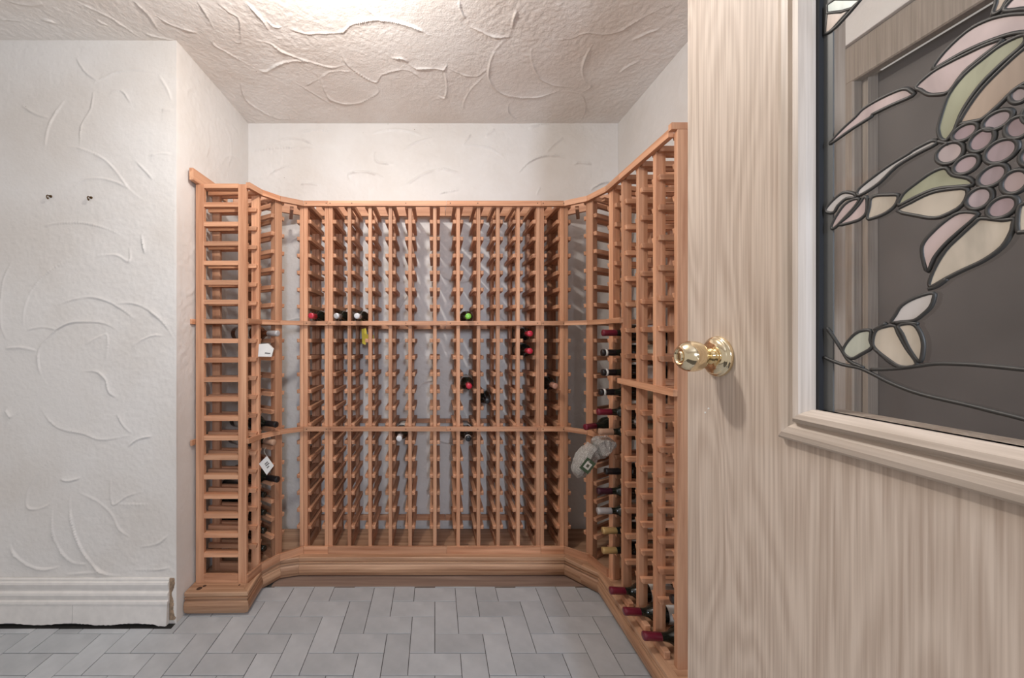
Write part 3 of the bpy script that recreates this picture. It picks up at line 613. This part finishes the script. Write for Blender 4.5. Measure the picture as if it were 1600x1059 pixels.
# two rusty screw hooks left in the left wall
for px, py, lb in ((80, 307, 'rusty little hook on the white left wall, left one of two'), (143, 309, 'rusty little hook on the white left wall, right one of two')):
    x, z = (px-CX)*YN/F, H-(py-CY)*YN/F
    t = thing('wall_hook', lb, 'hook', (x, YN-.002, z), 0); m = plain('rusty_iron', (0.10, 0.055, 0.02), 0.6, 0.6)
    bm = bmesh.new(); lathe(bm, [(-.001, .006), (.004, .0045)], 10, 'z'); bmesh.ops.rotate(bm, verts=bm.verts, matrix=Matrix.Rotation(PI/2, 3, 'X')); link('plate', mesh('plate', bm, m), t)
    bm = bmesh.new(); tube(bm, catmull([(0, 0, 0), (0, -.014, .0), (.002, -.02, -.008), (.001, -.014, -.016), (0, -.011, -.010)], 5), .0022, 6); link('hook', mesh('hook', bm, m, True), t)
    bm = bmesh.new(); tube(bm, [(-.001, 0, .002), (-.008, -.002, .007), (-.012, -.001, .008)], .0014, 5); link('wall_plug', mesh('wall_plug', bm, M_WHITE), t)

# ------------------------------------------------------------------ open oak door with leaded glass, seen edge-on at the right
DX = 0.45
door = bpy.data.objects.new('door_1', None); C.objects.link(door); struct(door, 'open pickled oak door with a leaded flower glass panel and brass knob')
YE, YH = 0.684, -0.13
GY0, GY1, GZ0, GZ1 = -0.02, 0.4539, 1.157, 1.90        # glass opening
bm = bmesh.new()
bx(bm, DX, DX+.035, GY1, YE, .012, 2.16); bx(bm, DX, DX+.035, YH, GY0, .012, 2.16)
bx(bm, DX, DX+.035, GY0, GY1, .012, GZ0); bx(bm, DX, DX+.035, GY0, GY1, GZ1, 2.16)
link('slab', mesh('slab', bm, M_OAK), door)
mprof = [(.043, 0), (.043, -.006), (.040, -.009), (.034, -.0105), (.026, -.0095), (.021, -.006), (.0195, -.006), (.018, -.011), (.013, -.0155), (.007, -.0145), (.003, -.009), (.0, -.004), (.0, .0075)]
def mold(c0, c1, flip):
    # corners c = (y, z, sy, sz): inner corner and outward signs
    bm = bmesh.new()
    a = [bm.verts.new((DX+h_, c0[0]+c0[2]*o_, c0[1]+c0[3]*o_)) for o_, h_ in mprof]; b = [bm.verts.new((DX+h_, c1[0]+c1[2]*o_, c1[1]+c1[3]*o_)) for o_, h_ in mprof]
    n = len(a)
    for k in range(n): bm.faces.new((a[k], a[(k+1) % n], b[(k+1) % n], b[k]))
    bm.faces.new(a[::-1]); bm.faces.new(b)
    link('glass_moulding', mesh('glass_moulding', bm, M_OAKM[flip]), door)
M_OAKM = [oak('pickled_oak_moulding', (0.46, 0.38, 0.31), (0.62, 0.53, 0.45), a) for a in 'yz']
c = [(GY1, GZ0, 1, -1), (GY0, GZ0, -1, -1), (GY0, GZ1, -1, 1), (GY1, GZ1, 1, 1)]
for k in range(4): mold(c[k], c[(k+1) % 4], k % 2)
GX = DX+.008
pane = link('glass_pane', box_mesh('glass_pane', M_GLASS, GX, GX+.004, GY0, GY1, GZ0, GZ1), door)
link('glazing_seal', box_mesh('glazing_seal', M_BLACK, DX+.0005, GX, GY1-.003, GY1, GZ0, GZ1), door)
link('edge_came', box_mesh('edge_came', plain('grey_lead', (.12, .12, .115), .5, .3), GX-.002, GX-.0002, GY1-.0135, GY1-.003, GZ0, GZ1), door)
def g2(px, py):
    y = F*(GX-.003)/(px-CX); return (y, H-(py-CY)*y/F)
def cp(ox, oy, L): return [(ox+x/5.295, oy+y/5.295) for x, y in L]
c1, c2, c3, c4, c5, c6 = (1260, 0), (1400, 0), (1260, 180), (1400, 180), (1260, 380), (1400, 340)
PINK, CREAM, GREEN, BROWN, PALE, MAUVE = (.50, .40, .385), (.50, .44, .36), (.36, .36, .25), (.40, .31, .24), (.52, .49, .47), (.33, .25, .26)
pieces = [
 ('corner', (.38, .43, .38), cp(*c1, [(95,62),(170,40),(240,-10),(450,-10),(370,70),(290,95),(170,110),(100,108)])),
 ('corner', (.45, .34, .27), cp(*c1, [(110,118),(170,112),(290,97),(345,92),(210,245),(150,285),(95,298)])),
 ('leaf', PINK, cp(*c3, [(195,225),(290,120),(410,10)])+cp(*c1, [(470,900),(620,810),(800,735),(870,760),(880,790),(700,870),(540,950)])+cp(*c3, [(540,10),(380,110),(230,215)])),
 ('petal', PINK, cp(*c2, [(300,572),(400,430),(580,262),(740,172),(900,125),(1059,110),(1200,120),(1200,275),(1059,265),(930,285),(740,350),(560,430),(400,520)])),
 ('petal', PINK, cp(*c2, [(165,715),(300,595),(430,520),(600,435),(760,362),(885,330),(700,480),(560,600),(440,755),(330,782),(260,778),(205,745)])),
 ('petal', GREEN, cp(*c2, [(350,1040),(390,900),(440,775),(560,620),(720,485),(880,365),(1059,285),(1059,360),(880,520),(700,700),(560,900),(500,1040)])+cp(*c4, [(480,130),(420,205),(370,195),(350,140)])),
 ('petal', BROWN, cp(*c2, [(520,1020),(600,880),(720,720),(900,540),(1059,400),(1250,270),(1250,600),(1059,690),(960,760),(860,860),(720,980),(640,1003),(560,1018)])),
 ('petal', BROWN, cp(*c2, [(800,112),(825,30),(845,-60),(960,-60),(915,10),(870,82)])),
 ('petal', PINK, cp(*c2, [(890,78),(960,-10),(1059,-90),(1250,-90),(1250,75),(1059,72),(960,84)])),
 ('leaf', GREEN, cp(*c4, [(20,745),(60,650),(170,560),(300,470),(410,435),(470,495),(600,522),(635,578),(430,596),(300,618),(150,682)])),
 ('leaf', CREAM, cp(*c4, [(12,790),(130,718),(280,645),(420,615),(590,612),(550,740),(400,828),(300,850),(180,832)])),
 ('petal', PINK, cp(*c4, [(525,805),(400,880),(290,980)])+cp(*c6, [(235,200),(215,260),(228,360),(263,445),(310,335),(400,222),(520,112),(645,5)])+cp(*c4, [(665,810)])),
 ('petal', CREAM, cp(*c4, [(705,852),(880,868),(973,858)])+cp(*c6, [(970,60),(955,120),(880,240),(730,350),(560,430),(420,500),(278,572),(303,450),(405,275),(525,155),(645,45)])),
 ('petal', CREAM, cp(*c4, [(1012,780),(1059,730),(1200,700),(1200,960),(1059,962),(1005,955)])),
 ('bud', PALE, cp(*c5, [(1043,412),(900,452),(790,515),(740,590),(705,652),(780,648),(890,636),(960,588),(1020,530),(1048,465)])),
 ('bud', CREAM, cp(*c5, [(575,722),(640,692),(728,682),(760,745),(830,870),(913,1000),(780,1020),(650,940),(562,862),(550,800)])),
 ('bud', CREAM, cp(*c5, [(760,682),(870,665),(930,720),(965,820),(958,930),(930,980),(850,870),(795,750)])),
 ('bud', (.42, .43, .36), cp(*c5, [(302,893),(350,800),(430,732),(528,722),(528,800),(540,862),(450,918),(372,953)])),
 ('bud', PALE, cp(*c3, [(155,788),(220,702),(300,642),(370,642),(408,662),(398,682),(330,688),(260,748),(222,805)])),
 ('bud', PINK, cp(*c3, [(205,925),(243,840),(312,742),(380,698),(436,694),(400,757),(320,845),(235,930)])),
 ('bud', PINK, cp(*c3, [(262,908),(350,832),(432,742),(480,672),(503,702),(497,800),(458,848),(400,877)])),
 ('bud', CREAM, cp(*c3, [(532,692),(580,664),(680,658),(760,664),(738,740),(660,806),(560,848),(503,852),(522,760)])),
 ('stem', PALE, cp(*c3, [(432,612),(560,505),(700,405),(850,315)])+cp(*c4, [(150,285),(300,210),(333,235),(180,315),(0,425)])+cp(*c3, [(600,562),(440,662)])),
]
for (ex, ey, rx, ry, th, col) in [(570,140,112,58,-30,MAUVE),(840,40,130,66,-28,(.37,.30,.31)),(1010,100,112,84,-30,MAUVE),(708,207,118,74,-38,MAUVE),(870,297,142,86,-28,(.40,.31,.32)),(445,312,116,80,-28,(.48,.40,.39)),(580,408,112,66,-30,(.40,.31,.32)),(798,500,128,76,-30,(.38,.30,.31)),(985,550,118,88,-32,(.40,.31,.30)),(688,686,112,80,-30,(.44,.36,.37)),(878,760,128,80,-26,MAUVE),(1020,-170,82,60,-30,(.40,.33,.33)),(1130,330,110,80,-30,MAUVE),(1150,-20,110,80,-30,MAUVE)]:
    t_ = math.radians(th)
    pieces.append(('berry', col, cp(*c4, [(ex+1.07*rx*math.cos(a)*math.cos(t_)-ry*math.sin(a)*math.sin(t_), ey+1.07*rx*math.cos(a)*math.sin(t_)+ry*math.sin(a)*math.cos(t_)) for a in [2*PI*k/10 for k in range(10)]])))
def leaded(nm, col, q):
    bm = bmesh.new(); prism(bm, [(GX-.003, y, z) for y, z in q], (.0025, 0, 0)); bmesh.ops.triangulate(bm, faces=[f for f in bm.faces if len(f.verts) > 4])
    link('glass_'+nm, mesh('glass_'+nm, bm, opal(col)), door)
    bm = bmesh.new(); tube(bm, [(GX-.0025, y, z) for y, z in q], .0019, 5, True, 0.8); link('lead_came', mesh('lead_came', bm, M_LEAD, True), door)
for nm, col, poly in pieces:
    out = catmull(poly, 3 if nm != 'corner' else 1, True); q = [g2(*p) for p in out]
    q = [p for p in q if p[0] < GY1-.004]
    leaded(nm, col, q)
    if max(p[0] for p in q) > .30: leaded(nm, col, [(GY0+GY1-y, z) for y, z in q])     # the design repeats mirrored on the hinge half
lines = [[(1200+x/4, 560+y/4) for x, y in L] for L in ([(350,-10),(390,10),(470,40),(570,60),(640,90),(780,160),(960,225),(1240,290),(1400,330),(1600,380),(1800,440)], [(640,70),(780,65),(950,45),(1050,33),(1250,38),(1450,55),(1600,70),(1800,80)])]
lines += [cp(*c5, [(170,700),(225,780),(290,880),(355,975),(470,1030)]), cp(*c1, [(95,300),(210,250),(330,130),(450,-10)]), cp(*c4, [(340,215),(440,235)]), cp(*c6, [(265,590),(330,570),(420,505)]), cp(*c6, [(0,870),(80,865),(180,880)]), cp(*c4, [(1010,970),(1059,965),(1200,970)]), cp(*c5, [(660,660),(560,720)]), cp(*c5, [(560,870),(700,990),(790,1030)])]
for L in lines:
    q = [g2(*p) for p in catmull(L, 4)]; bm = bmesh.new(); tube(bm, [(GX-.0025, y, z) for y, z in q if .22 < y < GY1-.004], .0020, 5, False, 0.8); link('lead_came', mesh('lead_came', bm, M_LEAD, True), door)
    bm = bmesh.new(); tube(bm, [(GX-.0025, GY0+GY1-y, z) for y, z in q if .22 < y < GY1-.004], .0020, 5, False, 0.8); link('lead_came', mesh('lead_came', bm, M_LEAD, True), door)
# brass knob: rose, knob and key cylinder
KY, KZ = .6095, 1.213
bm = bmesh.new(); lathe(bm, [tuple(q) for q in catmull([(0, .0315), (-.003, .0322), (-.006, .0310), (-.0075, .0285), (-.0105, .0265), (-.0135, .021), (-.0145, .016)], 6)], 48)
rose = link('knob_rose', mesh('knob_rose', bm, M_BRASS, True), door, (DX, KY, KZ))
bm = bmesh.new(); lathe(bm, [tuple(q) for q in catmull([(-.012, .0135), (-.018, .0125), (-.022, .0135), (-.026, .0175), (-.032, .0222), (-.040, .0243), (-.048, .0240), (-.055, .0215), (-.0602, .0175), (-.0622, .0150), (-.0628, .0125), (-.0605, .0108), (-.0600, .004)], 5)], 48)
kn = link('knob', mesh('knob', bm, M_BRASS, True), door, (DX, KY, KZ))
bm = bmesh.new(); lathe(bm, [(-.0598, .0085), (-.0625, .008), (-.0628, .003)], 20); link('key_cylinder', mesh('key_cylinder', bm, M_BRASS, True), kn)
link('keyway', box_mesh('keyway', M_BRASSD, -.0634, -.0626, -.001, .001, -.005, .005), kn)
for ky, kz in ((.640, 1.118), (.632, 1.126)):
    bm = bmesh.new(); lathe(bm, [(0.001, .0018), (-.0008, .0015)], 8); link('dent_mark', mesh('dent_mark', bm, M_WHITE), door, (DX, ky, kz))
